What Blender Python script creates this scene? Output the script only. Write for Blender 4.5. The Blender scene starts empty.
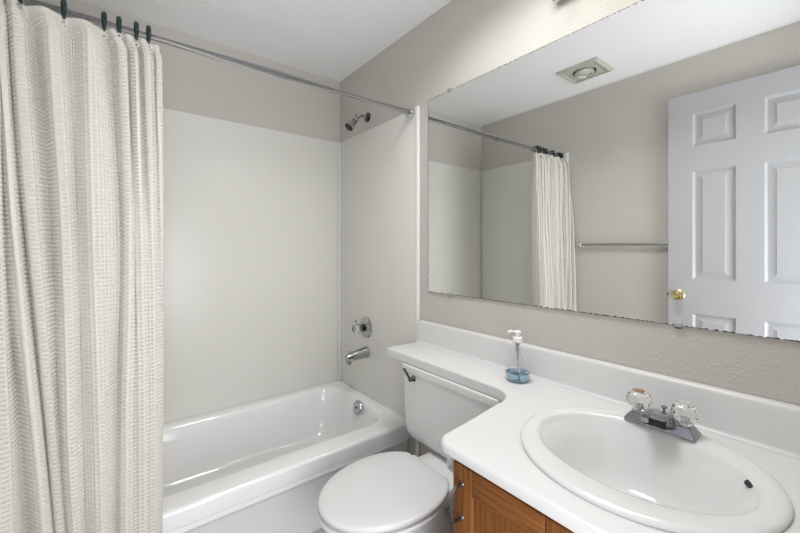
import bpy, bmesh, math, random
import numpy as np
from mathutils import Vector, Matrix
random.seed(4)
PI = math.pi
S = bpy.context.scene
COL = S.collection

# ------------------------------------------------------------------ camera
cd = bpy.data.cameras.new('camera'); cam = bpy.data.objects.new('camera', cd); COL.objects.link(cam)
cam.location = (2.2862, 0.2693, 1.2781)
cam.rotation_euler = (PI/2, 0, math.radians(90-37.968))
cd.sensor_fit = 'HORIZONTAL'; cd.sensor_width = 36.0; cd.lens = 369.68*36/800
cd.shift_y = -17.84/800; cd.clip_start = 0.02
S.camera = cam

# ------------------------------------------------------------------ world, lights, exposure
w = bpy.data.worlds.new('world'); S.world = w; w.use_nodes = True
bg = w.node_tree.nodes['Background']; bg.inputs[0].default_value = (1, 1, 1, 1); bg.inputs[1].default_value = 1.3
def area(name, loc, rot, sx, sy, power, color=(1, 1, 1)):
    l = bpy.data.lights.new(name, 'AREA'); l.shape = 'RECTANGLE'; l.size = sx; l.size_y = sy; l.energy = power; l.color = color
    o = bpy.data.objects.new(name, l); COL.objects.link(o); o.location = loc; o.rotation_euler = rot; return o
area('hallway_fill', (2.95, 0.50, 1.05), (0, PI/2+0.62, 0), 1.8, 0.9, 29, (0.95, 0.97, 1.0))  # added fill behind the doorway, evens out the room; no fixture there
area('ceiling_fill', (1.52, 1.05, 2.436), (0, 0, 0), 0.6, 0.34, 8, (1.0, 0.985, 0.97)).data.spread = math.radians(136)  # made-up unseen fill at ceiling height, brightens the room from above
BULB = 7
S.view_settings.view_transform = 'Standard'; S.view_settings.look = 'None'
S.view_settings.exposure = 0.0; S.view_settings.gamma = 1.0; S.view_settings.use_curve_mapping = False

# ------------------------------------------------------------------ materials
def mat(name, col, rough=0.5, metal=0.0, **k):
    m = bpy.data.materials.new(name); m.use_nodes = True
    b = m.node_tree.nodes['Principled BSDF']
    b.inputs['Base Color'].default_value = (*col, 1); b.inputs['Roughness'].default_value = rough; b.inputs['Metallic'].default_value = metal
    for key, v in k.items():
        b.inputs[key.replace('_', ' ')].default_value = v
    return m
def N(m, t, **k):
    n = m.node_tree.nodes.new(t)
    for a, v in k.items(): setattr(n, a, v)
    return n
def L(m, a, b): m.node_tree.links.new(a, b)
def bump(m, scale, strength, dist, detail=2.0, rough=0.5):
    b = m.node_tree.nodes['Principled BSDF']
    tc = N(m, 'ShaderNodeTexCoord'); no = N(m, 'ShaderNodeTexNoise'); bp = N(m, 'ShaderNodeBump')
    no.inputs['Scale'].default_value = scale; no.inputs['Detail'].default_value = detail; no.inputs['Roughness'].default_value = rough
    bp.inputs['Strength'].default_value = strength; bp.inputs['Distance'].default_value = dist
    L(m, tc.outputs['Object'], no.inputs['Vector']); L(m, no.outputs['Fac'], bp.inputs['Height']); L(m, bp.outputs[0], b.inputs['Normal'])
    return m
def mottle(m, scale, c1, c2, stretch=(1, 1, 1)):
    b = m.node_tree.nodes['Principled BSDF']
    tc = N(m, 'ShaderNodeTexCoord'); mp = N(m, 'ShaderNodeMapping'); no = N(m, 'ShaderNodeTexNoise'); cr = N(m, 'ShaderNodeValToRGB')
    mp.inputs['Scale'].default_value = stretch; no.inputs['Scale'].default_value = scale; no.inputs['Detail'].default_value = 5
    cr.color_ramp.elements[0].position = 0.35; cr.color_ramp.elements[1].position = 0.68
    cr.color_ramp.elements[0].color = (*c1, 1); cr.color_ramp.elements[1].color = (*c2, 1)
    L(m, tc.outputs['Object'], mp.inputs[0]); L(m, mp.outputs[0], no.inputs['Vector']); L(m, no.outputs['Fac'], cr.inputs[0]); L(m, cr.outputs[0], b.inputs['Base Color'])
    return m
M = {}
M['paint'] = bump(mat('wall_paint', (0.59, 0.567, 0.525), 0.75), 150, 0.42, 0.005, 3)
M['ceil'] = bump(mat('ceiling_paint', (0.92, 0.92, 0.935), 0.85), 130, 0.3, 0.004, 3)
M['floor'] = mottle(mat('floor_vinyl', (0.45, 0.45, 0.46), 0.4), 6, (0.42, 0.42, 0.43), (0.5, 0.5, 0.51))
M['surround'] = mat('surround_plastic', (0.775, 0.768, 0.72), 0.32)
M['surround_white'] = mat('surround_edge', (0.90, 0.90, 0.89), 0.3)
M['tub'] = mat('tub_enamel', (0.90, 0.90, 0.905), 0.12, Coat_Weight=0.3, Coat_Roughness=0.05)
M['porcelain'] = mat('toilet_porcelain', (0.80, 0.80, 0.80), 0.12)
M['seat'] = mat('seat_plastic', (0.71, 0.71, 0.715), 0.25)
M['counter'] = mat('counter_laminate', (0.72, 0.72, 0.72), 0.28)
M['sink'] = mat('sink_enamel', (0.73, 0.73, 0.73), 0.12)
M['chrome'] = mat('chrome', (0.72, 0.72, 0.74), 0.12, 1.0)
M['rodmetal'] = mat('rod_metal', (0.66, 0.66, 0.70), 0.24, 1.0)
M['faucet'] = bump(mat('faucet_chrome', (0.36, 0.37, 0.41), 0.2, 1.0), 60, 0.05, 0.002)
M['fixture'] = mat('fixture_chrome', (0.46, 0.46, 0.47), 0.14, 1.0)
M['darkchrome'] = mat('dark_chrome', (0.09, 0.09, 0.09), 0.25, 1.0)
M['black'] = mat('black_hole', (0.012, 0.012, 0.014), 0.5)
M['nickel'] = mat('handle_nickel', (0.20, 0.19, 0.18), 0.3, 1.0)
M['brass'] = mat('knob_brass', (0.78, 0.66, 0.34), 0.14, 1.0)
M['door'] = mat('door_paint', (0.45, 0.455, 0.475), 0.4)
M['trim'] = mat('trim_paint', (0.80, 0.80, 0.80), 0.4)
M['crystal'] = mat('clear_acrylic', (1, 1, 1), 0.03, 0, Transmission_Weight=1.0, IOR=1.49)
M['bottle'] = mat('bottle_plastic', (0.97, 0.965, 0.99), 0.04, 0, Transmission_Weight=1.0, IOR=1.25)
M['soap'] = mat('blue_soap', (0.52, 0.80, 0.95), 0.05, 0, Transmission_Weight=0.85, IOR=1.33)
M['pump'] = mat('pump_plastic', (0.88, 0.88, 0.88), 0.35)
M['tube'] = mat('dip_tube', (0.70, 0.70, 0.78), 0.4, 0, Transmission_Weight=0.4)
M['hook'] = mat('hook_plastic', (0.004, 0.019, 0.020), 0.25)
M['vent'] = mat('vent_plastic', (0.50, 0.49, 0.43), 0.5)
M['lens'] = mat('lens_glass', (0.8, 0.82, 0.78), 0.1, 0.6)
M['barmetal'] = mat('bar_metal', (0.45, 0.45, 0.44), 0.3, 1.0)
M['cap_copper'] = mat('cap_copper', (0.45, 0.27, 0.16), 0.4, 0.5)
M['hinge'] = mat('seat_hinge', (0.8, 0.8, 0.8), 0.4)

def wood(name):
    m = mat(name, (0.3, 0.13, 0.05), 0.5, 0, Specular_IOR_Level=0.25)
    b = m.node_tree.nodes['Principled BSDF']
    tc = N(m, 'ShaderNodeTexCoord'); uv = N(m, 'ShaderNodeUVMap')
    mp = N(m, 'ShaderNodeMapping'); mp.inputs['Scale'].default_value = (3.0, 60.0, 60.0)
    no = N(m, 'ShaderNodeTexNoise'); no.inputs['Scale'].default_value = 2.2; no.inputs['Detail'].default_value = 6; no.inputs['Distortion'].default_value = 0.35
    cr = N(m, 'ShaderNodeValToRGB')
    e = cr.color_ramp.elements
    e[0].position = 0.30; e[0].color = (0.13, 0.042, 0.010, 1); e[1].position = 0.75; e[1].color = (0.27, 0.105, 0.029, 1)
    x = e.new(0.5); x.color = (0.205, 0.073, 0.018, 1)
    bp = N(m, 'ShaderNodeBump'); bp.inputs['Strength'].default_value = 0.15; bp.inputs['Distance'].default_value = 0.002
    L(m, uv.outputs[0], mp.inputs[0]); L(m, mp.outputs[0], no.inputs['Vector']); L(m, no.outputs['Fac'], cr.inputs[0])
    L(m, cr.outputs[0], b.inputs['Base Color']); L(m, no.outputs['Fac'], bp.inputs['Height']); L(m, bp.outputs[0], b.inputs['Normal'])
    return m
M['wood'] = wood('oak_wood')

def cloth(name, col, trans):
    m = mat(name, col, 0.9)
    b = m.node_tree.nodes['Principled BSDF']; out = m.node_tree.nodes['Material Output']
    t = N(m, 'ShaderNodeBsdfTranslucent'); t.inputs[0].default_value = (*trans, 1)
    mx = N(m, 'ShaderNodeMixShader'); mx.inputs[0].default_value = 0.20
    L(m, b.outputs[0], mx.inputs[1]); L(m, t.outputs[0], mx.inputs[2]); L(m, mx.outputs[0], out.inputs[0])
    return m
M['curtain'] = cloth('waffle_cloth', (0.77, 0.75, 0.695), (0.80, 0.73, 0.60))

def mirror_mat():
    m = mat('mirror_glass', (0.90, 0.915, 0.905), 0.0, 1.0)
    b = m.node_tree.nodes['Principled BSDF']; out = m.node_tree.nodes['Material Output']
    tc = N(m, 'ShaderNodeTexCoord'); sx = N(m, 'ShaderNodeSeparateXYZ'); L(m, tc.outputs['Object'], sx.inputs[0])
    no = N(m, 'ShaderNodeTexNoise'); no.inputs['Scale'].default_value = 90; no.inputs['Detail'].default_value = 3
    L(m, tc.outputs['Object'], no.inputs['Vector'])
    def op(o, a, v=None, b2=None):
        n = N(m, 'ShaderNodeMath', operation=o); L(m, a, n.inputs[0])
        if v is not None: n.inputs[1].default_value = v
        if b2 is not None: L(m, b2, n.inputs[1])
        return n.outputs[0]
    # object origin = lower left corner of the glass; distance to lower, left and upper edges
    d1 = sx.outputs['Z']; d2 = sx.outputs['X']
    d3 = op('MULTIPLY_ADD', sx.outputs['Z'], -1.0); d3.node.inputs[2].default_value = MIR_H
    d = op('MINIMUM', op('MINIMUM', d1, None, d2), None, d3)
    thr = op('MULTIPLY', op('POWER', op('MAXIMUM', op('SUBTRACT', no.outputs['Fac'], 0.38), 0.0), 1.0), 0.014)
    worn = op('LESS_THAN', d, None, thr)
    dk = N(m, 'ShaderNodeBsdfPrincipled'); dk.inputs['Base Color'].default_value = (0.02, 0.02, 0.02, 1); dk.inputs['Roughness'].default_value = 0.5
    mx = N(m, 'ShaderNodeMixShader'); L(m, worn, mx.inputs[0]); L(m, b.outputs[0], mx.inputs[1]); L(m, dk.outputs[0], mx.inputs[2]); L(m, mx.outputs[0], out.inputs[0])
    return m
MIR_X0, MIR_X1, MIR_Z0, MIR_H = 0.915, 2.29, 1.063, 0.957
M['mirror'] = mirror_mat()
def emit(name, col, s):
    m = bpy.data.materials.new(name); m.use_nodes = True; nt = m.node_tree
    b = nt.nodes['Principled BSDF']; b.inputs['Emission Color'].default_value = (*col, 1); b.inputs['Emission Strength'].default_value = s
    return m
M['bulb'] = emit('lit_bulb', (1.0, 0.97, 0.93), BULB)

# ------------------------------------------------------------------ mesh helpers
def box(bm, x0, x1, y0, y1, z0, z1, bev=0.0, seg=3):
    t = bmesh.new()
    v = [t.verts.new(p) for p in ((x0,y0,z0),(x1,y0,z0),(x1,y1,z0),(x0,y1,z0),(x0,y0,z1),(x1,y0,z1),(x1,y1,z1),(x0,y1,z1))]
    for f in ((0,3,2,1),(4,5,6,7),(0,1,5,4),(1,2,6,5),(2,3,7,6),(3,0,4,7)): t.faces.new([v[i] for i in f])
    if bev > 0: bmesh.ops.bevel(t, geom=list(t.edges), offset=bev, segments=seg, profile=0.5, affect='EDGES')
    me = bpy.data.meshes.new('tmp'); t.to_mesh(me); t.free(); bm.from_mesh(me); bpy.data.meshes.remove(me)
    return bm
def loft(bm, rings, cap0=True, cap1=True, closed=True):
    R = [[bm.verts.new(p) for p in r] for r in rings]; n = len(R[0])
    for a, b in zip(R, R[1:]):
        for i in range(n if closed else n-1):
            j = (i+1) % n
            bm.faces.new((a[i], a[j], b[j], b[i]))
    if cap0: bm.faces.new(R[0][::-1])
    if cap1: bm.faces.new(R[-1])
    return bm
def frame(d):
    d = Vector(d).normalized(); u = Vector((0,0,1)) if abs(d.z) < 0.95 else Vector((1,0,0))
    a = d.cross(u).normalized(); b = a.cross(d).normalized(); return d, a, b
def lathe(bm, prof, c, axis=(0,0,1), n=32, cap0=True, cap1=True):
    d, a, b = frame(axis); c = Vector(c)
    return loft(bm, [[c+d*z+(a*math.cos(2*PI*i/n)+b*math.sin(2*PI*i/n))*max(r, 1e-4) for i in range(n)] for r, z in prof], cap0, cap1)
def tube(bm, pts, r, n=12, cap=True):
    pts = [Vector(p) for p in pts]; rs = r if isinstance(r, (list, tuple)) else [r]*len(pts)
    rings = []; prev = None
    for i, p in enumerate(pts):
        t = (pts[min(i+1, len(pts)-1)]-pts[max(i-1, 0)]).normalized()
        if prev is None: _, a, b = frame(t)
        else: a = (prev-t*prev.dot(t)).normalized(); b = t.cross(a)
        prev = a
        rings.append([p+(a*math.cos(2*PI*k/n)+b*math.sin(2*PI*k/n))*rs[i] for k in range(n)])
    return loft(bm, rings, cap, cap)
def sphere(bm, c, r, sz=1.0, n=24):
    return lathe(bm, [(r*math.sin(PI*i/14), -r*sz*math.cos(PI*i/14)) for i in range(15)], c, n=n)
def spline(P, k=8):
    P = [Vector(p) for p in P]; Q = [P[0]*2-P[1]]+P+[P[-1]*2-P[-2]]; out = []
    for i in range(1, len(Q)-2):
        for j in range(k):
            t = j/k; a, b, c, d = Q[i-1:i+3]
            out.append(0.5*((2*b)+(c-a)*t+(2*a-5*b+4*c-d)*t*t+(3*b-a-3*c+d)*t**3))
    return out+[P[-1]]
def rrect(x0, x1, y0, y1, r, z, k=6):
    out = []
    for cx, cy, a0 in ((x1-r, y1-r, 0), (x0+r, y1-r, 90), (x0+r, y0+r, 180), (x1-r, y0+r, 270)):
        for i in range(k+1):
            a = math.radians(a0+90*i/k); out.append(Vector((cx+r*math.cos(a), cy+r*math.sin(a), z)))
    return out
def ell(cx, cy, a, b, z, n=64):
    return [Vector((cx+a*math.cos(2*PI*i/n), cy+b*math.sin(2*PI*i/n), z)) for i in range(n)]

def obj(name, bm, m, parent=None, smooth=35, loc=None, label=None):
    if parent is not None:
        o0 = Vector((0,0,0)); p = parent
        while p is not None: o0 += p.location; p = p.parent
    else: o0 = Vector(loc) if loc else Vector((0,0,0))
    bmesh.ops.recalc_face_normals(bm, faces=bm.faces)
    me = bpy.data.meshes.new(name); bm.to_mesh(me); bm.free()
    me.transform(Matrix.Translation(-o0)); me.materials.append(m)
    if smooth: me.shade_smooth(); me.set_sharp_from_angle(angle=math.radians(smooth))
    o = bpy.data.objects.new(name, me); COL.objects.link(o)
    if parent is not None: o.parent = parent
    else: o.location = o0
    if label: o['label'] = label
    return o
def thing(name, label, cat, loc, group=None):
    o = bpy.data.objects.new(name, None); COL.objects.link(o); o.location = loc; o.empty_display_size = 0.05
    o['label'] = label; o['category'] = cat
    if group: o['group'] = group
    return o
def tag(o, label, cat, group=None):
    o['label'] = label; o['category'] = cat
    if group: o['group'] = group
    return o
def struct(name, bm, m, parent=None, label=None, smooth=35):
    o = obj(name, bm, m, parent, smooth)
    if parent is None: o['kind'] = 'structure'
    if label: o['label'] = label
    return o
B = bmesh.new

# ------------------------------------------------------------------ room shell
W = 1.524; XN = 2.30; H = 2.44
struct('floor', box(B(), -0.1, 3.3, -0.1, W+0.1, -0.1, 0), M['floor'], label='grey vinyl bathroom floor')
struct('ceiling', box(B(), -0.1, XN+0.12, -0.1, W+0.1, H, H+0.1), M['ceil'], label='white textured ceiling')
struct('wall_far', box(B(), -0.1, 0, -0.1, W+0.1, 0, H), M['paint'], label='taupe wall behind the bathtub')
struct('wall_right', box(B(), 0, XN+0.12, W, W+0.1, 0, H), M['paint'], label='taupe textured wall behind mirror and vanity')
struct('wall_left', box(B(), 0, XN+0.12, -0.1, 0, 0, H), M['paint'], label='taupe wall with the towel bar')
DY0, DY1, DZ = 0.06, 0.84, 2.20
b = B(); box(b, XN, XN+0.12, 0, DY0, 0, H); box(b, XN, XN+0.12, DY1, W, 0, H); box(b, XN, XN+0.12, DY0, DY1, DZ, H)
struct('wall_near', b, M['paint'], label='taupe wall with the doorway')
b = B()
for y0, y1 in ((DY0-0.055, DY0), (DY1, DY1+0.055)): box(b, XN-0.014, XN, y0, y1, 0, DZ+0.055, 0.004)
box(b, XN-0.014, XN, DY0+0.0005, DY1-0.0005, DZ, DZ+0.055, 0.004)
struct('trim_1', b, M['trim'], label='white casing around the doorway')

# ------------------------------------------------------------------ tub surround
ZR = 0.366; ZS = 2.012
T = 0.007
sf = thing('surround_panel', 'large off-white plastic surround panel on the long wall behind the bathtub', 'surround panel', (0.0035, 0.76, ZR), 'tub surround panels')
obj('panel', box(B(), 0.0005, T, T+0.001, W-T-0.001, ZR+0.0006, ZS, 0.002), M['surround'], sf)
for yc in (W-T-0.0065, T+0.0065):
    b = B(); tube(b, [(0.0145, yc, ZR+0.004), (0.0145, yc, ZS)], 0.006, 8); obj('corner_bead', b, M['surround_white'], sf)
for y0, y1, lab in ((W-T, W-0.0005, 'narrow off-white surround panel on the end wall behind the shower valve and tub spout'), (0.0005, T, 'narrow off-white surround panel on the end wall behind the gathered curtain')):
    sr = thing('surround_panel', lab, 'surround panel', (0.41, (y0+y1)/2, ZR), 'tub surround panels')
    obj('panel', box(B(), 0.008, 0.8215, y0, y1, ZR+0.0006, ZS, 0.002), M['surround'], sr)
    ya, yb_ = (W-0.012, W-0.0005) if y0 > 1 else (0.0005, 0.012)
    obj('edge_trim', box(B(), 0.822, 0.846, ya, yb_, 0.015, ZS+0.003, 0.003), M['surround_white'], sr, label='white edge trim strip')

# ------------------------------------------------------------------ bathtub
tb = thing('bathtub', 'white enamel bathtub with overflow plate standing along the far wall', 'bathtub', (0.4, 0.76, 0))
TX = 0.79; y0, y1 = 0.003, W-0.003
b = B()
k = 10
def tubring(ix0, ix1, iy0, iy1, r, z): return rrect(ix0, ix1, iy0, iy1, r, z, k)
rings = []
xo0 = 0.003
# outer skirt then rim then basin
rings.append(tubring(xo0, TX, y0, y1, 0.004, 0.3005))
rings.append(tubring(xo0, TX, y0, y1, 0.004, ZR-0.014))
for a in (20, 45, 70, 90):
    a = math.radians(a); rings.append(tubring(xo0+0.002*(1-math.cos(a)), TX-0.014*(1-math.cos(a)), y0, y1, 0.004, ZR-0.014+0.014*math.sin(a)))
# flat rim -> inner opening
i0 = (0.062, 0.672, 0.11, W-0.068, 0.15)
def ins(d, z, e=0.0): return tubring(i0[0]+d, i0[1]-d, i0[2]+d+e, i0[3]-d, max(i0[4]-d*0.3, 0.05), z)
rings.append(ins(-0.018, ZR)); rings.append(ins(-0.008, ZR-0.0025)); rings.append(ins(0.002, ZR-0.010)); rings.append(ins(0.010, ZR-0.024))
rings.append(ins(0.022, ZR-0.075, 0.03)); rings.append(ins(0.036, ZR-0.15, 0.07)); rings.append(ins(0.052, ZR-0.215, 0.12)); rings.append(ins(0.072, ZR-0.255, 0.15))
rings.append(ins(0.10, ZR-0.278, 0.17)); rings.append(ins(0.14, ZR-0.288, 0.19)); rings.append(ins(0.22, ZR-0.294, 0.2))
loft(b, rings, False, True)
obj('tub_shell', b, M['tub'], tb, 50)
# apron: flange band, rounded shoulder and leaning lower panel
prof = [(TX, 0.300), (TX-0.001, 0.290), (TX+0.001, 0.284), (TX+0.001, 0.279), (TX-0.004, 0.272), (TX-0.016, 0.262), (TX-0.022, 0.25), (TX-0.05, 0.10), (TX-0.062, 0.0)]
b = B(); pr = [[(x, y, z) for x, z in prof]+[(TX-0.12, y, 0.0), (TX-0.12, y, 0.30)] for y in (y0, y1-0.04)]
loft(b, pr); obj('apron', b, M['tub'], tb, 40)
b = B(); loft(b, [[(x-0.012, y, z) for x, z in prof]+[(TX-0.12, y, 0.0), (TX-0.12, y, 0.2995)] for y in (y1-0.0399, y1)]); obj('apron_end', b, M['tub'], tb, 40)
d = Vector((0, -1, 0.25)).normalized()
c = Vector((0.398, 1.4245, 0.333))
b = B(); lathe(b, [(0.040, -0.004), (0.041, 0.003), (0.038, 0.008), (0.030, 0.010), (0.012, 0.011)], c, d, 32)
ov = obj('overflow_plate', b, M['fixture'], tb, label='round chrome overflow plate')
b = B(); lathe(b, [(0.006, 0.010), (0.006, 0.014), (0.003, 0.015)], c, d, 12); obj('screw', b, M['darkchrome'], ov)
b = B(); lathe(b, [(0.033, 0), (0.033, 0.003), (0.02, 0.005)], (0.37, 1.22, ZR-0.294), n=24); obj('drain', b, M['chrome'], tb)

# ------------------------------------------------------------------ tub fittings
t = thing('shower_valve', 'round chrome shower valve with clear knob on the end wall above the tub spout', 'shower valve', (0.345, W-T, 0.79))
b = B(); lathe(b, [(0.066, 0), (0.066, 0.004), (0.060, 0.010), (0.035, 0.014), (0.030, 0.016)], (0.345, W-T, 0.79), (0, -1, 0), 36); obj('escutcheon', b, M['fixture'], t)
b = B(); lathe(b, [(0.024, 0.0165), (0.024, 0.026), (0.014, 0.028), (0.014, 0.050)], (0.345, W-T, 0.79), (0, -1, 0), 24); obj('stem', b, M['darkchrome'], t)
b = B(); lathe(b, [(0.020, 0.044), (0.031, 0.052), (0.033, 0.066), (0.030, 0.082), (0.022, 0.088)], (0.345, W-T, 0.79), (0, -1, 0), 10); obj('knob', b, M['crystal'], t, 0, label='clear faceted knob')
b = B(); tube(b, [(0.345, W-T-0.072, 0.823), (0.345, W-T-0.076, 0.845)], [0.006, 0.004], 8); obj('lever', b, M['fixture'], t)
t = thing('tub_spout', 'chrome tub spout on the end wall below the shower valve', 'tub spout', (0.36, W-T, 0.64))
b = B()
sp = [(0, 0.036), (0.010, 0.036), (0.02, 0.034), (0.06, 0.031), (0.10, 0.028), (0.130, 0.024), (0.145, 0.018)]
rr = []
for i, (dy, r) in enumerate(sp):
    zc = 0.640-0.10*dy
    rr.append([Vector((0.355+r*math.cos(a)*0.92, W-T-dy, zc+r*math.sin(a))) for a in [2*PI*q/24 for q in range(24)]])
loft(b, rr); obj('spout_body', b, M['fixture'], t, 50)
b = B(); lathe(b, [(0.016, 0), (0.0175, 0.02), (0.016, 0.03)], (0.355, W-T-0.130, 0.588), n=20); obj('nozzle', b, M['fixture'], t)
b = B(); lathe(b, [(0.004, 0), (0.004, 0.012), (0.007, 0.014), (0.007, 0.019)], (0.355, W-T-0.128, 0.645), n=12); obj('diverter_knob', b, M['fixture'], t)
t = thing('shower', 'small chrome shower head on a bent arm high on the end wall', 'shower', (0.355, W, 2.092))
b = B(); lathe(b, [(0.030, 0), (0.030, 0.004), (0.022, 0.010), (0.010, 0.014)], (0.355, W-0.0005, 2.092), (0, -1, 0), 28); obj('flange', b, M['darkchrome'], t)
b = B(); tube(b, spline([(0.355, W-0.008, 2.092), (0.355, W-0.04, 2.094), (0.355, 1.463, 2.084), (0.355, 1.444, 2.07)], 6), 0.0095, 14); obj('arm', b, M['fixture'], t)
hd = Vector((0, -0.64, -0.77)).normalized()
b = B(); sphere(b, (0.355, 1.440, 2.066), 0.016); lathe(b, [(0.018, 0.004), (0.0205, 0.006), (0.0205, 0.020), (0.017, 0.022)], (0.355, 1.440, 2.066), hd, 8); obj('ball_joint', b, M['fixture'], t)
b = B(); tube(b, [(0.347, 1.440, 2.066), (0.347, 1.446, 2.098)], [0.009, 0.007], 10); obj('volume_lever', b, M['fixture'], t)
b = B(); lathe(b, [(0.012, 0.016), (0.016, 0.026), (0.020, 0.030), (0.026, 0.055), (0.031, 0.070), (0.031, 0.078), (0.027, 0.080)], (0.355, 1.440, 2.066), hd, 28); obj('head', b, M['fixture'], t)
b = B(); lathe(b, [(0.0265, 0.0802), (0.026, 0.083), (0.010, 0.083)], (0.355, 1.440, 2.066), hd, 28); obj('spray_face', b, M['black'], t, label='black spray face')

# ------------------------------------------------------------------ curtain rod
RX, RZ = 0.79, 1.990
t = thing('curtain_rod', 'brushed metal shower curtain rod spanning above the tub', 'curtain rod', (RX, W-T, RZ))
b = B(); tube(b, [(RX, 0.0125, RZ), (RX, 0.82, RZ)], 0.0176, 24); obj('rod', b, M['rodmetal'], t)
b = B(); tube(b, [(RX, 0.8202, RZ), (RX, W-0.0125, RZ)], 0.0164, 24); obj('inner_rod', b, M['rodmetal'], t)
for ys, dr in ((W-T, -1), (T, 1)):
    b = B(); lathe(b, [(0.0265, 0.0005), (0.0265, 0.012), (0.023, 0.02), (0.0215, 0.03)], (RX, ys, RZ), (0, dr, 0), 28); obj('end_cap', b, M['chrome'], t)

# ------------------------------------------------------------------ shower curtain (real waffle weave)
CX, CY, CZ = 2.2862, 0.2693, 1.2781
th = math.radians(37.968)
def y_at(u, x):
    k_ = (u-400)/369.68; dx = -math.cos(th)+math.sin(th)*k_; dy = math.sin(th)+math.cos(th)*k_
    return CY+(x-CX)/dx*dy
# fold plan at four heights: (picture column, distance from the far wall)
LV = [1.985, 1.90, 1.32, 0.70, 0.14]
FOLD = [
 [(-6,.83),(-6,.90),(-6,.95),(-6,.97)],
 [(-4,.86),(-2,.92),(8,.95),(16,.96)],
 [(-1,.80),(4,.83),(22,.85),(34,.86)],
 [(2,.87),(15,.905),(39,.925),(55,.935)],
 [(6,.775),(24.5,.785),(46,.80),(64,.815)],
 [(17,.87),(33,.895),(53,.905),(69,.915)],
 [(36,.785),(52,.80),(60,.845),(75,.87)],
 [(51,.865),(64,.89),(71,.91),(82,.92)],
 [(72,.80),(79,.845),(84,.862),(90,.872)],
 [(90,.87),(95,.895),(101,.915),(104,.925)],
 [(110,.795),(121,.825),(116,.845),(116,.862)],
 [(122,.86),(128,.875),(125,.895),(125,.91)],
 [(128,.785),(134,.85),(135,.88),(135,.90)],
 [(134,.85),(140,.87),(143,.89),(143,.91)],
 [(140,.785),(146,.85),(149,.878),(149,.90)],
 [(147,.845),(152,.86),(154,.88),(154,.90)],
 [(153,.785),(157,.835),(158,.855),(157,.88)],
 [(159,.81),(161,.825),(160.5,.835),(158.5,.85)],
 [(157,.775),(160,.755),(160,.785),(157.5,.835)],
 [(150,.765),(157,.735),(158,.765),(154,.83)],
]
nz_l = len(LV)
cols = []
TOPU = [-6, -4, -1.5, 1, 4, 12, 23, 43, 64, 84, 104, 111, 119, 127, 136, 142, 148, 157, 155, 150]
for u_, f in zip(TOPU, FOLD):
    f = [(u_, 0.805+(f[0][1]-0.80)*0.28)]+f
    f = [(u, mx_+(x-mx_)*sc_) for (u, x), mx_, sc_ in zip(f, (0.81, 0.835, 0.865, 0.885, 0.895), (1.0, 0.75, 0.68, 0.65, 0.65))]
    zs_ = np.array([(y_at(u, x), x) for u, x in f]); cols.append(zs_)
cols = np.array(cols)                                  # folds x levels x (y, x)
CELL = 0.0120; SUB = 5
ZT, ZB = 1.9685, 0.10
nrow = int((ZT-ZB)/CELL)*SUB
zz = np.linspace(ZT, ZB, nrow+1)
def crv(P, tt):                                        # Catmull-Rom along axis 0
    n = len(P); i = np.clip(np.floor(tt).astype(int), 0, n-2); f = (tt-i)[:, None]
    g = lambda j: P[np.clip(j, 0, n-1)]
    a, b_, c_, d_ = g(i-1), g(i), g(i+1), g(i+2)
    return 0.5*(2*b_+(c_-a)*f+(2*a-5*b_+4*c_-d_)*f**2+(3*b_-a-3*c_+d_)*f**3)
lv = np.array(LV[::-1]); li = np.interp(zz, lv, np.arange(nz_l)[::-1].astype(float))
rows = np.stack([crv(cols[i], li) for i in range(len(FOLD))], 1)    # row x fold x 2
mid = rows[nrow//2]; fine = crv(mid, np.linspace(0, len(FOLD)-1, 1201))
al = np.concatenate([[0], np.cumsum(np.linalg.norm(np.diff(fine, axis=0), axis=1))])
ncol = int(round(al[-1]/CELL*1.15))*SUB
tpar = np.interp(np.linspace(0, al[-1], ncol+1), al, np.linspace(0, len(FOLD)-1, 1201))
V = np.zeros((nrow+1, ncol+1, 3))
for r in range(nrow+1):
    p = crv(rows[r], tpar); V[r, :, 0] = p[:, 1]; V[r, :, 1] = p[:, 0]; V[r, :, 2] = zz[r]
# gentle scallops at the hem and slow wrinkles
cc = np.arange(ncol+1)
V[:, :, 0] += 0.004*np.sin(zz[:, None]*5.1+cc[None, :]*0.05)+0.002*np.sin(zz[:, None]*13+cc[None, :]*0.11)
top = np.clip((zz-1.90)/0.07, 0, 1)[:, None]
V[:, :, 2] -= top*0.012*(V[:, :, 1]-0.02)/0.37
nu = np.gradient(V, axis=1); nv = np.gradient(V, axis=0); nn = np.cross(nu, nv); nn /= np.linalg.norm(nn, axis=2, keepdims=True)+1e-9
pw = np.array([1.0, 0.85, 0.0, 0.0, 0.85]); pu = pw[cc % SUB]; pv = pw[np.arange(nrow+1) % SUB]
hgt = np.maximum(pu[None, :], pv[:, None]); hem = (zz > ZT-0.03)[:, None]
V += nn*(np.where(hem, 0.5, hgt)*0.0080)[:, :, None]*np.sign(nn[:, :, :1].mean())
V[:, :, 1] = np.maximum(V[:, :, 1], 0.0135+0.002*np.sin(cc*0.9)[None, :])
me = bpy.data.meshes.new('cloth')
idx = np.arange((nrow+1)*(ncol+1)).reshape(nrow+1, ncol+1)
F = np.stack([idx[:-1, :-1], idx[1:, :-1], idx[1:, 1:], idx[:-1, 1:]], -1).reshape(-1, 4)
me.from_pydata([], [], []); me.vertices.add(V.size//3); me.vertices.foreach_set('co', (V-np.array([0.85, 0.2, ZB])).ravel())
me.loops.add(F.size); me.loops.foreach_set('vertex_index', F.ravel().astype(np.int32))
me.polygons.add(len(F)); me.polygons.foreach_set('loop_start', np.arange(0, F.size, 4, dtype=np.int32))
me.update(calc_edges=True); me.validate(); me.shade_smooth(); me.set_sharp_from_angle(angle=math.radians(50)); me.materials.append(M['curtain'])
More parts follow.
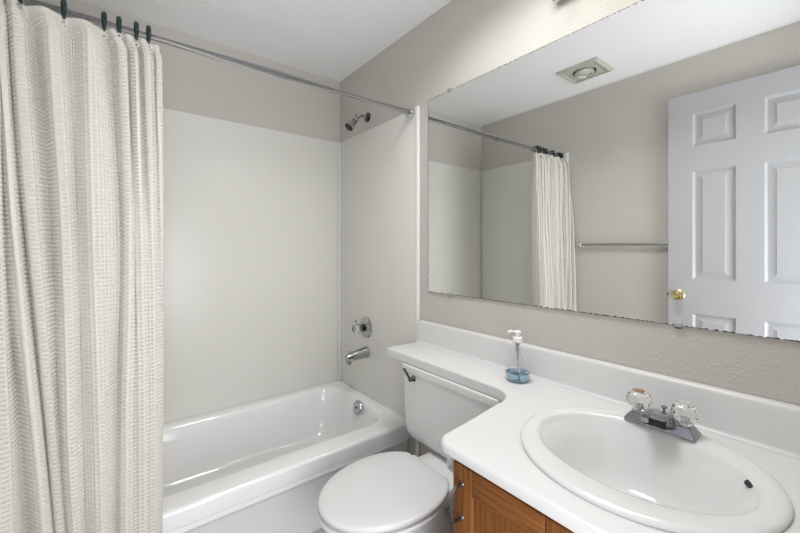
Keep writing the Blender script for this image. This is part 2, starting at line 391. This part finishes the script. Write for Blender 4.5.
t = thing('shower_curtain', 'cream waffle-weave shower curtain gathered at the left end of the rod', 'shower curtain', (0.85, 0.2, ZB))
o = bpy.data.objects.new('cloth', me); COL.objects.link(o); o.parent = t
# hooks with metal grommets in the hem
HY = [0.036, 0.066, 0.158, 0.251, 0.288, 0.333, 0.366]
HL = ['dark green curtain hook nearest the wall at the left end of the rod', 'dark green curtain hook at the top left corner of the photo', 'dark green curtain hook above the widest left folds, third from the left end', 'dark green curtain hook at the middle of the gathered curtain, fourth from its right edge counting inward', 'dark green curtain hook third from the right edge of the curtain', 'dark green curtain hook second from the right edge of the curtain', 'dark green curtain hook nearest the right edge of the curtain']
HL[3] = 'dark green curtain hook fourth from the right edge of the curtain'
proto = None
for i, hy in enumerate(HY):
    if proto is None:
        b = B()
        R_ = 0.0215
        ring = [(RX+R_*math.cos(math.radians(a)), hy, RZ+0.001+R_*math.sin(math.radians(a))) for a in range(-60, 215, 15)]
        tube(b, ring, [0.0042]*len(ring), 10)
        # flattened tapering tongue hanging on the room side
        pp = spline([(RX+0.0165, hy, RZ+0.027), (RX+0.0245, hy, RZ+0.010), (RX+0.026, hy, RZ-0.008), (RX+0.024, hy, RZ-0.026), (RX+0.021, hy, RZ-0.034)], 4)
        wd = np.interp(np.linspace(0, 1, len(pp)), [0, .15, .5, .85, 1], [.0055, .0075, .0068, .004, .002])
        loft(b, [[p+Vector((0.0035*math.cos(a), ww*math.sin(a), 0)) for a in [2*PI*q/12 for q in range(12)]] for p, ww in zip(pp, wd)])
        proto = tag(obj('curtain_hook', b, M['hook'], None, 50, loc=(RX, hy, RZ)), HL[0], 'curtain hook', 'curtain hooks on the rod'); h = proto
    else:
        h = proto.copy(); COL.objects.link(h); h.location = (RX, hy, RZ); h['label'] = HL[i]
    b = B()
    gz = RZ-0.040-0.02*(hy-0.02)/0.37+0.002
    lo = V[np.argmin(np.abs(zz-gz))]; xx = lo[np.argmin(np.abs(lo[:, 1]-hy)), 0]
    lathe(b, [(0.0045, -0.002), (0.0085, -0.002), (0.0085, 0.002), (0.0045, 0.002)], (max(xx, RX+0.012)+0.003, hy, gz), (1, 0, 0), 20, False, False)
    obj('grommet', b, M['chrome'], t, label='metal grommet')

# ------------------------------------------------------------------ mirror
t = thing('wall_mirror', 'large frameless mirror with worn dark edges on the wall above the vanity', 'mirror', (MIR_X0, W-0.006, MIR_Z0))
obj('glass', box(B(), MIR_X0, MIR_X1, W-0.006, W-0.0005, MIR_Z0, MIR_Z0+MIR_H), M['mirror'], t, 0)
M['clip'] = mat('clip_plastic', (0.55, 0.56, 0.55), 0.15, 0, Transmission_Weight=0.3)
for cx, cz, s in ((1.067, MIR_Z0, -1), (1.95, MIR_Z0, -1), (1.061, MIR_Z0+MIR_H, 1), (1.95, MIR_Z0+MIR_H, 1)):
    b = B(); box(b, cx-0.010, cx+0.010, W-0.0095, W-0.0062, cz-0.009, cz+0.009, 0.0015); box(b, cx-0.008, cx+0.008, W-0.0095, W-0.0005, cz+s*0.0065-0.003 if s < 0 else cz+0.003, cz+s*0.0065+0.003 if s > 0 else cz-0.0035, 0.0005)
    obj('mirror_clip', b, M['clip'], t, label='small clear plastic clip')

# ------------------------------------------------------------------ vanity light bar
t = thing('vanity_light', 'metal vanity light bar with round lit bulbs on the wall above the mirror', 'light', (1.90, W, 2.20))
obj('backplate', box(B(), 1.588, 2.212, W-0.032, W-0.0005, 2.147, 2.257, 0.006), M['chrome'], t)
for i in range(5):
    x = 1.65+0.125*i
    b = B(); lathe(b, [(0.022, 0), (0.022, 0.02), (0.017, 0.03), (0.016, 0.045)], (x, W-0.0325, 2.202), (0, -1, 0), 20); s_ = obj('socket', b, M['chrome'], t)
    b = B(); sphere(b, (x, W-0.116, 2.202), 0.04); obj('bulb', b, M['bulb'], s_, 60)

# ------------------------------------------------------------------ countertop (banjo ledge over the toilet)
CT, CB = 0.8056, 0.767
def cornerpts(c, r, a0, a1, n=8): return [(c[0]+r*math.cos(math.radians(a0+(a1-a0)*i/n)), c[1]+r*math.sin(math.radians(a0+(a1-a0)*i/n))) for i in range(n+1)]
out = [(XN-0.003, W-0.002), (0.856, W-0.002)]
out += cornerpts((0.856, 1.309), 0.004, 180, 270, 4)
out += cornerpts((1.484, 1.213), 0.092, 90, 6, 12)
out += cornerpts((1.646, 0.947), 0.040, 184, 270, 8)
out += [(XN-0.003, 0.907)]
o2 = []
for i, p in enumerate(out):
    q = out[(i+1) % len(out)]; dist = math.hypot(q[0]-p[0], q[1]-p[1]); n = max(1, int(dist/0.03))
    for j in range(n): o2.append((p[0]+(q[0]-p[0])*j/n, p[1]+(q[1]-p[1])*j/n))
def inset(P, d):
    n = len(P); R_ = []
    for i in range(n):
        a, c = Vector(P[i-1]), Vector(P[(i+1) % n]); e = Vector(P[i])
        n1 = (e-a).normalized(); n2 = (c-e).normalized(); n1 = Vector((-n1.y, n1.x)); n2 = Vector((-n2.y, n2.x))
        m_ = (n1+n2); m_ = m_/max(m_.length_squared*0.5, 0.3)
        R_.append((e.x+m_.x*d, e.y+m_.y*d))
    return R_
b = B()
def ease(y, lo, hi): k_ = min(max((y-1.02)/0.2, 0), 1); k_ = k_*k_*(3-2*k_); return lo+(hi-lo)*k_
def cbz(y): return ease(y, CB+0.0135, CB)
def rad(y): return ease(y, 0.013, 0.006)
in2, in1 = inset(o2, 0.002), inset(o2, 0.001)
rings = [[(x, y, cbz(y)) for x, y in in2], [(x, y, cbz(y)+0.002) for x, y in o2], [(x, y, CT-rad(y)) for x, y in o2]]
for a in (25, 50, 70, 90):
    a = math.radians(a); rg = []
    for (x, y), (ix_, iy_) in zip(o2, in1):
        r_ = rad(y); k_ = r_*(1-math.cos(a))/0.001
        rg.append((x+(ix_-x)*k_, y+(iy_-y)*k_, CT-r_+r_*math.sin(a)))
    rings.append(rg)
R_ = [[b.verts.new(p) for p in r] for r in rings]; n = len(R_[0])
for a, c in zip(R_, R_[1:]):
    for i in range(n): b.faces.new((a[i], a[(i+1) % n], c[(i+1) % n], c[i]))
SX, SY, SA, SB = 1.951, 1.205, 0.2470, 0.2340
for ring, z in ((R_[0], CB+0.008), (R_[-1], CT)):
    hv = [b.verts.new(p) for p in ell(SX, SY, SA-0.012, SB-0.012, z, 96)]
    he = [b.edges.new((hv[i], hv[(i+1) % 96])) for i in range(96)]
    ed = [b.edges.get((ring[i], ring[(i+1) % n])) for i in range(n)]
    bmesh.ops.triangle_fill(b, edges=ed+he, use_beauty=True, normal=(0, 0, 1))
t = thing('countertop', 'white laminate vanity countertop with a narrow ledge running over the toilet tank', 'countertop', (1.95, 1.2, CB))
obj('slab', b, M['counter'], t, 40)
# backsplash profile swept along the wall, with a rounded top and a small cove at the counter
BT = 0.915
pf = [(W-0.002, CT-0.001), (W-0.040, CT+0.0004), (W-0.034, CT+0.0015), (W-0.029, CT+0.005), (W-0.027, CT+0.011), (W-0.026, BT-0.012), (W-0.023, BT-0.004), (W-0.017, BT), (W-0.002, BT)]
b = B()
def spl(x, k_): return [(x, W-0.002-(W-0.002-y)*(1.0 if z < BT-0.02 else 1.0), CT+(z-CT)*k_) for y, z in pf]
loft(b, [spl(0.857, 0.93), spl(0.862, 0.975), spl(0.870, 1.0), spl(XN-0.003, 1.0)])
obj('backsplash', b, M['counter'], t, 40)

# ------------------------------------------------------------------ sink
t = thing('sink', 'white oval sink with a raised rim set into the countertop', 'sink', (SX, SY, CT))
b = B(); n = 96
def E(cx, cy, a, c, z): return ell(cx, cy, a, c, z, n)
IX, IY, IA, IB = 1.945, 1.214, 0.211, 0.166
def mix(k_, z): return E(SX+(IX-SX)*k_, SY+(IY-SY)*k_, SA+(IA-SA)*k_, SB+(IB-SB)*k_, z)
rings = [E(SX, SY, SA-0.014, SB-0.014, CT-0.03), E(SX, SY, SA-0.013, SB-0.013, CT+0.0003), E(SX, SY, SA+0.001, SB+0.001, CT+0.0005), E(SX, SY, SA+0.002, SB+0.002, CT+0.004), E(SX, SY, SA, SB, CT+0.008), E(SX, SY, SA-0.005, SB-0.005, CT+0.0105), E(SX, SY, SA-0.012, SB-0.012, CT+0.0110),
         mix(0.45, CT+0.0095), mix(0.78, CT+0.007), mix(0.94, CT+0.003), mix(1.03, CT-0.004)]
for s_, dz in ((0.965, 0.012), (0.90, 0.027), (0.83, 0.049), (0.75, 0.077), (0.66, 0.105), (0.52, 0.134), (0.36, 0.143), (0.2, 0.147), (0.11, 0.148)):
    rings.append(E(IX, IY+0.01*(1-s_), IA*s_, IB*s_, CT-dz))
loft(b, rings, False, False); basin = obj('basin', b, M['sink'], t, 60)
b = B(); lathe(b, [(0.024, 0), (0.024, 0.003), (0.018, 0.004), (0.017, 0.001), (0.002, 0.001)], (IX, IY+0.009, CT-0.149), n=28); obj('drain', b, M['chrome'], t)
c = Vector((2.134, 1.2900, CT-0.0028)); d = Vector((-0.45, -0.35, 0.82)).normalized()
b = B(); _, a_, e_ = frame(d)
lathe(b, [(0.0120, -0.003), (0.0115, 0.0022), (0.004, 0.0026)], c, d, 20)
bmesh.ops.scale(b, vec=(1, 1, 0.75), space=Matrix.Translation(-c), verts=b.verts)
obj('overflow_hole', b, M['black'], basin, label='dark overflow hole')

# ------------------------------------------------------------------ faucet
FX, FY, FZ = 1.944, 1.400, CT+0.0102
t = thing('faucet', 'chrome two-handle faucet with clear knobs on the back of the sink', 'faucet', (FX, FY, FZ))
b = B()
def trap(x0, x1, yy0, yy1, z): return rrect(x0, x1, yy0, yy1, 0.006, z, 3)
loft(b, [trap(FX-0.079, FX+0.079, FY-0.029, FY+0.029, FZ), trap(FX-0.079, FX+0.079, FY-0.029, FY+0.029, FZ+0.003), trap(FX-0.066, FX+0.066, FY-0.019, FY+0.021, FZ+0.021), trap(FX-0.063, FX+0.063, FY-0.016, FY+0.018, FZ+0.0225)])
obj('base', b, M['faucet'], t, 30)
# spout: broad hump rising forward from the base, shade in its hollow put in as a black block
b = B()
path = [(FY+0.024, FZ+0.0225, 0.030, 0.008), (FY+0.016, FZ+0.027, 0.031, 0.008), (FY-0.004, FZ+0.033, 0.030, 0.007), (FY-0.03, FZ+0.039, 0.029, 0.006), (FY-0.055, FZ+0.043, 0.028, 0.005), (FY-0.068, FZ+0.043, 0.027, 0.0042)]
rs_ = []
for yy, z, hw, hh in path:
    sec = []
    for q in range(20):
        a = 2*PI*q/20; ca, sa = math.cos(a), math.sin(a)
        sec.append(Vector((FX+0.004+hw*math.copysign(abs(ca)**0.5, ca), yy, z+hh*math.copysign(abs(sa)**0.7, sa))))
    rs_.append(sec)
loft(b, rs_); sp_ = obj('spout', b, M['faucet'], t, 45)
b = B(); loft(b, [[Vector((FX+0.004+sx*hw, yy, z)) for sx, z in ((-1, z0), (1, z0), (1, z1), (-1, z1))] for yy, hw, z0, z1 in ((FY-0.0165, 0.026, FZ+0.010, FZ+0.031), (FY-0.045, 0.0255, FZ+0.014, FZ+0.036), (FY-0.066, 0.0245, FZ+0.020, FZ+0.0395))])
obj('spout_underside_shade', b, M['black'], sp_, 30, label='black block painted as the shade in the hollow under the spout')
for sx in (-1, 1):
    b = B(); loft(b, [[Vector((FX+0.004+sx*x_, yy, z)) for x_, z in ((0.0262, z0), (w_, z0), (0.030, z1), (0.0262, z1))] for yy, w_, z0, z1 in ((FY+0.014, 0.052, FZ+0.0226, FZ+0.030), (FY-0.012, 0.048, FZ+0.0226, FZ+0.034), (FY-0.020, 0.036, FZ+0.012, FZ+0.036), (FY-0.060, 0.0285, FZ+0.026, FZ+0.042))])
    obj('spout_cheek', b, M['faucet'], sp_, 40)
b = B(); lathe(b, [(0.008, 0), (0.009, 0.003), (0.009, 0.012)], (FX-0.012, FY-0.071, FZ+0.0275), n=20); obj('aerator', b, M['barmetal'], sp_)
b = B(); lathe(b, [(0.0028, 0), (0.0028, 0.008), (0.0075, 0.013), (0.007, 0.016), (0.002, 0.017)], (FX+0.004, FY+0.012, FZ+0.033), n=14); obj('lift_rod', b, M['faucet'], t)
M['knobstem'] = mat('knob_stem', (0.55, 0.55, 0.55), 0.35, 0.6)
for s_, capm, cl in ((-1, M['cap_copper'], 'copper tinted cap'), (1, M['lens'], 'clear cap')):
    c = (FX+s_*0.051, FY+0.002, FZ+0.0225)
    b = B(); lathe(b, [(0.017, 0.0), (0.017, 0.004), (0.006, 0.006), (0.006, 0.022)], c, n=20); obj('stem', b, M['knobstem'], t)
    b = B()
    pr = [(0.0165, 0.0045), (0.0225, 0.012), (0.0285, 0.024), (0.0285, 0.036), (0.023, 0.047), (0.0175, 0.052)]
    rg = []
    for q, (r, z) in enumerate(pr):
        rg.append([Vector((c[0]+r*(1.0+0.05*(k_ % 2))*math.cos(2*PI*(k_+0.5*(q % 2))/16), c[1]+r*(1.0+0.05*(k_ % 2))*math.sin(2*PI*(k_+0.5*(q % 2))/16), c[2]+z)) for k_ in range(16)])
    loft(b, rg); kn = obj('knob', b, M['crystal'], t, 0, label='clear faceted acrylic knob')
    b = B(); lathe(b, [(0.0135, 0.0522), (0.0135, 0.0545), (0.004, 0.0555)], c, n=20); obj('cap', b, capm, kn, label=cl)

# ------------------------------------------------------------------ soap dispenser
bx, by, bz = 1.499, 1.420, CT+0.0005
t = thing('soap_dispenser', 'clear teardrop soap dispenser with blue soap and white pump on the countertop', 'soap dispenser', (bx, by, bz))
prof = [(0.030, 0.0), (0.036, 0.004), (0.0425, 0.016), (0.0440, 0.030), (0.0425, 0.046), (0.037, 0.068), (0.029, 0.090), (0.021, 0.108), (0.0155, 0.120), (0.0135, 0.128), (0.0135, 0.136)]
inn = [(max(r-0.0018, 0.001), z) for r, z in prof]; inn[0] = (0.028, 0.003)
b = B(); lathe(b, prof+[(0.0118, 0.136)]+inn[::-1][1:], (bx, by, bz), n=40); obj('bottle', b, M['bottle'], t, 50)
b = B(); lq = [(r-0.0006, z+0.0006 if i == 0 else z) for i, (r, z) in enumerate(inn) if z < 0.029]+[(0.0416, 0.029), (0.0414, 0.030)]
lathe(b, lq, (bx, by, bz), n=40); obj('soap', b, M['soap'], t, 50, label='blue liquid soap')
b = B(); lathe(b, [(0.0165, 0.1365), (0.017, 0.138), (0.0165, 0.154), (0.012, 0.157), (0.0075, 0.157), (0.0075, 0.168), (0.012, 0.170), (0.0125, 0.1745), (0.010, 0.177)], (bx, by, bz), n=28)
dv = Vector((-0.80, -0.60, 0)).normalized()
p0 = Vector((bx, by, bz+0.1735)); tube(b, [p0, p0+dv*0.02, p0+dv*0.028, p0+dv*0.033+Vector((0, 0, -0.005))], [0.0062, 0.0056, 0.0048, 0.004], 12)
obj('pump', b, M['pump'], t, 40, label='white pump top')
b = B(); tube(b, [(bx, by, bz+0.134), (bx, by, bz+0.105)], 0.0085, 14); tube(b, [(bx, by, bz+0.1049), (bx+0.004, by, bz+0.008)], 0.003, 10); obj('dip_tube', b, M['tube'], t)

# ------------------------------------------------------------------ vanity cabinet
def setuv(o, along):
    me = o.data; uv = me.uv_layers.new(name='UVMap')
    off = random.random()*3
    for p in me.polygons:
        for li_ in p.loop_indices:
            c = me.vertices[me.loops[li_].vertex_index].co
            uv.data[li_].uv = (c.z+off, c.x+c.y) if along == 'z' else (c.x+off, c.z+c.y)
    return o
VX0, VX1, VY, VT = 1.647, XN-0.003, 0.940, CB-0.0005; VC = CB-0.0008
t = thing('vanity_cabinet', 'oak vanity cabinet with panelled doors under the white countertop', 'cabinet', (1.97, 1.2, 0))
b = B(); box(b, VX0, VX0+0.018, VY+0.019, W-0.003, 0.0, VC); box(b, VX1-0.018, VX1, VY+0.019, W-0.003, 0, VC); box(b, VX0+0.0181, VX1-0.0181, VY+0.02, W-0.003, 0.09, 0.108); box(b, VX0+0.0181, VX1-0.0181, VY+0.07, VY+0.088, 0, 0.09)
setuv(obj('carcass', b, M['wood'], t, 30), 'z')
xm = (VX0+VX1)/2
for x0, x1, z0, z1 in ((VX0, VX0+0.045, 0, VT), (VX1-0.045, VX1, 0, VT), (xm-0.025, xm+0.025, 0.1405, VT-0.0455)):
    b = B(); box(b, x0, x1, VY, VY+0.0188, z0, z1, 0.001); setuv(obj('face_stile', b, M['wood'], t, 30), 'z')
for z0, z1 in ((VT-0.045, VT), (0.09, 0.14)):
    b = B(); box(b, VX0+0.0452, VX1-0.0452, VY, VY+0.0188, z0, z1, 0.001); setuv(obj('face_rail', b, M['wood'], t, 30), 'x')
for dx0, dx1, hx in ((VX0+0.012, xm-0.012, VX0+0.040), (xm+0.012, VX1-0.012, VX1-0.040)):
    z0, z1, sw = 0.125, 0.766, 0.060; yb, yf = VY-0.0005, VY-0.019
    b = B(); box(b, dx0, dx0+sw, yf, yb, z0, z1, 0.003); box(b, dx1-sw, dx1, yf, yb, z0, z1, 0.003)
    dr = setuv(obj('door', b, M['wood'], t, 30), 'z')
    for r0, r1 in ((z1-sw, z1), (z0, z0+sw)):
        b = B(); box(b, dx0+sw+0.0003, dx1-sw-0.0003, yf, yb, r0, r1, 0.003); setuv(obj('door_rail', b, M['wood'], dr, 30), 'x')
    b = B(); px0, px1, pz0, pz1 = dx0+sw+0.0003, dx1-sw-0.0003, z0+sw+0.0003, z1-sw-0.0003
    loft(b, [[(px0+i, y, pz0+i), (px1-i, y, pz0+i), (px1-i, y, pz1-i), (px0+i, y, pz1-i)] for i, y in ((0, yb), (0, yf+0.010))])
    setuv(obj('door_panel', b, M['wood'], dr, 30), 'z')
    b = B(); hp = spline([(hx, yf, 0.722), (hx, yf-0.014, 0.722), (hx, yf-0.026, 0.717), (hx, yf-0.030, 0.705), (hx, yf-0.030, 0.690), (hx, yf-0.030, 0.660), (hx, yf-0.026, 0.648), (hx, yf-0.014, 0.643), (hx, yf, 0.643)], 5)
    tube(b, hp, 0.0042, 10); lathe(b, [(0.007, 0), (0.006, 0.002)], (hx, yf-0.0002, 0.722), (0, -1, 0), 14); lathe(b, [(0.007, 0), (0.006, 0.002)], (hx, yf-0.0002, 0.643), (0, -1, 0), 14)
    obj('handle', b, M['nickel'], dr, label='curved metal pull handle')
b = B(); box(b, 1.612, VX0-0.0005, 0.945, 0.972, 0.712, 0.752, 0.005); 
tag(obj('paper_holder_bracket', b, M['chrome'], None, 40, loc=(1.63, 0.958, 0.732)), 'small grey metal bracket on the side of the vanity cabinet below the counter corner', 'bracket')

# ------------------------------------------------------------------ toilet
TC = 1.266
t = thing('toilet', 'white toilet with closed lid between the bathtub and the vanity', 'toilet', (TC, 1.1, 0))
# tank
b = B()
tx0, tx1, ty0, ty1 = 0.967, 1.520, 1.298, W-0.006
def tk(d, z, r): return rrect(tx0+d, tx1-d, ty0+d*0.45, ty1-d*0.2, r, z, 8)
tr = []
RB = 0.055
for a in (0, 15, 30, 45, 60, 75, 90):
    a_ = math.radians(a); tr.append(tk(0.014+RB*(1-math.sin(a_)), 0.438+RB*(1-math.cos(a_)), 0.03+0.004*a/90))
tr += [tk(0.008, 0.60, 0.034), tk(0.004, 0.7308, 0.034)]
loft(b, tr); obj('tank', b, M['porcelain'], t, 50)
b = B()
lr = [tk(0.002, 0.7312, 0.038), tk(-0.004, 0.7335, 0.040), tk(-0.005, 0.738, 0.041), tk(-0.005, 0.7590, 0.041), tk(-0.0035, 0.7625, 0.04), tk(0.0, 0.7645, 0.036), tk(0.02, 0.7650, 0.03)]
for r in lr:
    for v in r: v.y = min(v.y, W-0.004)
loft(b, lr); obj('tank_lid', b, M['porcelain'], t, 50)
b = B(); lathe(b, [(0.013, 0), (0.0125, 0.005), (0.008, 0.010), (0.007, 0.018)], (1.063, ty0+0.004, 0.716), (0, -1, 0), 20); sphere(b, (1.063, ty0-0.018, 0.717), 0.010)
tube(b, spline([(1.063, ty0-0.018, 0.717), (1.046, ty0-0.022, 0.736), (1.028, ty0-0.025, 0.757)], 5), [0.005]*5+[0.0055]*5+[0.006], 10)
obj('flush_handle', b, M['darkchrome'], t, label='dark chrome flush lever')
# bowl outlines
BXc = 1.232
def egg(cx, yb, yt, hw, z, n=56, flat=0.0, bp=2.3):
    ym = yb-(yb-yt)*0.46; P = []
    for i in range(n):
        a = 2*PI*i/n; c_, s_ = math.cos(a), math.sin(a)
        if s_ >= 0: x = hw*math.copysign(abs(c_)**(2/bp), c_); y = (yb-ym)*abs(s_)**(2/bp)
        else: x = hw*c_; y = -(ym-yt)*abs(s_)
        P.append(Vector((cx+x, ym+y, z)))
    return P
b = B()
br = [egg(1.250, 1.42, 0.98, 0.105, 0.0), egg(1.250, 1.42, 0.98, 0.105, 0.03), egg(1.248, 1.40, 1.00, 0.095, 0.10), egg(1.245, 1.38, 0.97, 0.10, 0.17), egg(1.240, 1.33, 0.91, 0.125, 0.24), egg(1.236, 1.28, 0.85, 0.155, 0.30), egg(BXc, 1.245, 0.812, 0.178, 0.35), egg(BXc, 1.235, 0.800, 0.184, 0.385), egg(BXc, 1.235, 0.800, 0.184, 0.404), egg(BXc, 1.23, 0.806, 0.178, 0.410)]
loft(b, br); obj('bowl', b, M['porcelain'], t, 60)
b = B()
def deck(d, z): return rrect(1.140+d, 1.374-d, 1.08+d, 1.50-d, 0.035, z, 6)
loft(b, [deck(0.04, 0.33), deck(0.01, 0.37), deck(0.0, 0.395), deck(0.0, 0.422), deck(0.004, 0.428)])
b2 = b
obj('deck', b2, M['porcelain'], t, 50)
ZSEAT = 0.4115
b = B()
so = [egg(BXc, 1.205, 0.790, 0.188, ZSEAT+0.018, bp=2.6), egg(BXc, 1.207, 0.786, 0.191, ZSEAT+0.024, bp=2.6), egg(BXc, 1.205, 0.790, 0.187, ZSEAT+0.030, bp=2.6)]
so = [egg(BXc, 1.205, 0.794, 0.184, ZSEAT+0.002, bp=2.6)]+[egg(BXc, 1.207, 0.781, 0.196, ZSEAT+0.006, bp=2.6), egg(BXc, 1.207, 0.781, 0.196, ZSEAT+0.012, bp=2.6), egg(BXc, 1.205, 0.786, 0.191, ZSEAT+0.0165, bp=2.6)]
si = [egg(BXc, 1.13, 0.85, 0.12, ZSEAT+0.018), egg(BXc, 1.13, 0.85, 0.12, ZSEAT+0.002)]
loft(b, so+si, False, False); obj('seat', b, M['seat'], t, 50)
b = B()
def lidr(d, z):
    P = egg(BXc, 1.262, 0.786, 0.192, z, n=96, bp=2.15)
    Q = []
    for p in P:
        v = Vector((p.x-BXc, p.y-1.0, 0)); l = v.length; v *= (l-d)/l
        Q.append(Vector((BXc+v.x, min(1.0+v.y, 1.224-d), z)))
    return Q
loft(b, [lidr(0.006, ZSEAT+0.0230), lidr(0.001, ZSEAT+0.0250), lidr(0.0, ZSEAT+0.027), lidr(0.0, ZSEAT+0.033), lidr(0.003, ZSEAT+0.0375), lidr(0.010, ZSEAT+0.040), lidr(0.05, ZSEAT+0.0425), lidr(0.12, ZSEAT+0.0435)])
obj('seat_lid', b, M['seat'], t, 50)
for s_ in (-1, 1):
    b = B(); box(b, BXc+s_*0.080-0.016, BXc+s_*0.080+0.016, 1.2085, 1.240, 0.4285, 0.443, 0.005); obj('hinge', b, M['hinge'], t)

# ------------------------------------------------------------------ left wall: towel bar and open door (seen in the mirror)
t = thing('towel_bar', 'grey metal towel bar mounted on the wall beside the open door', 'towel bar', (1.24, 0, 1.306))
for x in (0.948, 1.548):
    b = B(); box(b, x-0.017, x+0.017, 0.0005, 0.010, 1.286, 1.326, 0.003); box(b, x-0.013, x+0.013, 0.009, 0.046, 1.291, 1.321, 0.003); obj('post', b, M['chrome'], t)
b = B(); box(b, 0.9602, 1.5358, 0.026, 0.042, 1.2965, 1.3155, 0.002); obj('bar', b, M['barmetal'], t)
dx0, dx1, dz0, dz1 = 0.0, 0.745, 0.02, 2.198
dt = thing('door_1', 'open white six-panel door with a brass knob', 'door', (2.252, 0.044, 0.0))
dt['kind'] = 'structure'
def dpt(u, v, dep):        # u from the free edge, dep behind the room-side face
    return (u-0.745, -dep, v)
b = B()
px = [(0.117, 0.310), (0.423, 0.616)]; px = [(0.120, 0.312), (0.425, 0.620)]; pz = [(0.24, 0.895), (1.097, 1.737), (1.884, 2.077)]
gx = [0.0]+[q for p in px for q in p]+[0.745]; gz = [dz0]+[q for p in pz for q in p]+[dz1]
for i in range(len(gx)-1):
    for j in range(len(gz)-1):
        u0, u1, v0, v1 = gx[i], gx[i+1], gz[j], gz[j+1]
        if i % 2 == 1 and j % 2 == 1:
            st = [(0, 0), (0.005, 0.005), (0.012, 0.0125), (0.019, 0.013), (0.044, 0.0035), (0.0455, 0.0015)]
            rg = [[dpt(u0+e, v0+e, dd), dpt(u1-e, v0+e, dd), dpt(u1-e, v1-e, dd), dpt(u0+e, v1-e, dd)] for e, dd in st]
            loft(b, rg, False, True)
        else:
            b.faces.new([b.verts.new(dpt(*p, 0)) for p in ((u0, v0), (u1, v0), (u1, v1), (u0, v1))])
bk = [dpt(0, dz0, 0.035), dpt(0.745, dz0, 0.035), dpt(0.745, dz1, 0.035), dpt(0, dz1, 0.035)]; fr = [dpt(0, dz0, 0), dpt(0.745, dz0, 0), dpt(0.745, dz1, 0), dpt(0, dz1, 0)]
loft(b, [fr, bk], False, True)
bmesh.ops.remove_doubles(b, verts=b.verts, dist=1e-5)
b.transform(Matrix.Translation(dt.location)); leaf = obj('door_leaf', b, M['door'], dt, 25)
kc = Vector((0.052-0.745, 0, 0.999)) + dt.location
b = B(); lathe(b, [(0.031, 0), (0.031, 0.003), (0.026, 0.007), (0.014, 0.010), (0.012, 0.026), (0.020, 0.032), (0.0265, 0.042), (0.0275, 0.050), (0.024, 0.058), (0.015, 0.062), (0.011, 0.061), (0.004, 0.063)], kc+Vector((0, 0.0003, 0)), (0, 1, 0), 32); obj('door_knob', b, M['brass'], dt, label='round brass door knob')
b = B(); box(b, *(kc.x-0.052-0.0015, kc.x-0.0522), kc.y-0.029, kc.y-0.006, kc.z-0.028, kc.z+0.028, 0.0003); box(b, kc.x-0.052-0.009, kc.x-0.0536, kc.y-0.024, kc.y-0.010, kc.z-0.008, kc.z+0.008, 0.001); obj('latch', b, M['darkchrome'], dt)
for z in (0.25, 1.1, 1.95):
    b = B(); tube(b, [(dt.location.x+0.006, dt.location.y+0.004, z-0.045), (dt.location.x+0.006, dt.location.y+0.004, z+0.045)], 0.0055, 12); obj('hinge', b, M['brass'], dt)
dt.rotation_euler = (0, 0, math.radians(-1.2))

# ------------------------------------------------------------------ ceiling vent
t = thing('ceiling_vent', 'square beige ceiling vent fixture with a round lamp in its middle', 'ceiling vent', (1.126, 0.335, H))
vx0, vx1, vy0, vy1 = 0.996, 1.256, 0.213, 0.456
b = B()
def sq(d, z): return [(vx0+d, vy0+d, z), (vx1-d, vy0+d, z), (vx1-d, vy1-d, z), (vx0+d, vy1-d, z)]
loft(b, [sq(0, H-0.0005), sq(0.001, H-0.006), sq(0.012, H-0.018), sq(0.022, H-0.018), sq(0.026, H-0.008), sq(0.034, H-0.008), sq(0.036, H-0.0005)], False, False)
obj('frame', b, M['vent'], t, 30)
b = B()
cx, cy, n = 1.126, 0.335, 48
sqp = []
for i in range(n):
    a = 2*PI*i/n; c_, s_ = math.cos(a), math.sin(a); k_ = 1/max(abs(c_)/((vx1-vx0)/2-0.036), abs(s_)/((vy1-vy0)/2-0.036)); sqp.append((c_*k_, s_*k_))
loft(b, [[(cx+x, cy+y, H-0.004) for x, y in sqp], [(cx+x, cy+y, H-0.010) for x, y in sqp], [(cx+0.072*math.cos(2*PI*i/n), cy+0.072*math.sin(2*PI*i/n), H-0.012) for i in range(n)], [(cx+0.070*math.cos(2*PI*i/n), cy+0.070*math.sin(2*PI*i/n), H-0.002) for i in range(n)]], False, False)
obj('cover_plate', b, M['vent'], t, 30)
b = B(); lathe(b, [(0.069, -0.0015), (0.001, -0.0014)], (cx, cy, H), n=36); obj('well', b, M['black'], t)
b = B(); lathe(b, [(0.056, -0.004), (0.058, -0.014), (0.054, -0.024), (0.046, -0.027), (0.044, -0.020)], (cx, cy, H), n=36, cap0=False, cap1=False); ring_ = obj('eyeball_ring', b, M['lens'], t)
b = B(); lathe(b, [(0.044, -0.012), (0.038, -0.022), (0.022, -0.028), (0.002, -0.030)], (cx, cy, H), n=30); obj('lamp', b, M['lens'], t, 60)
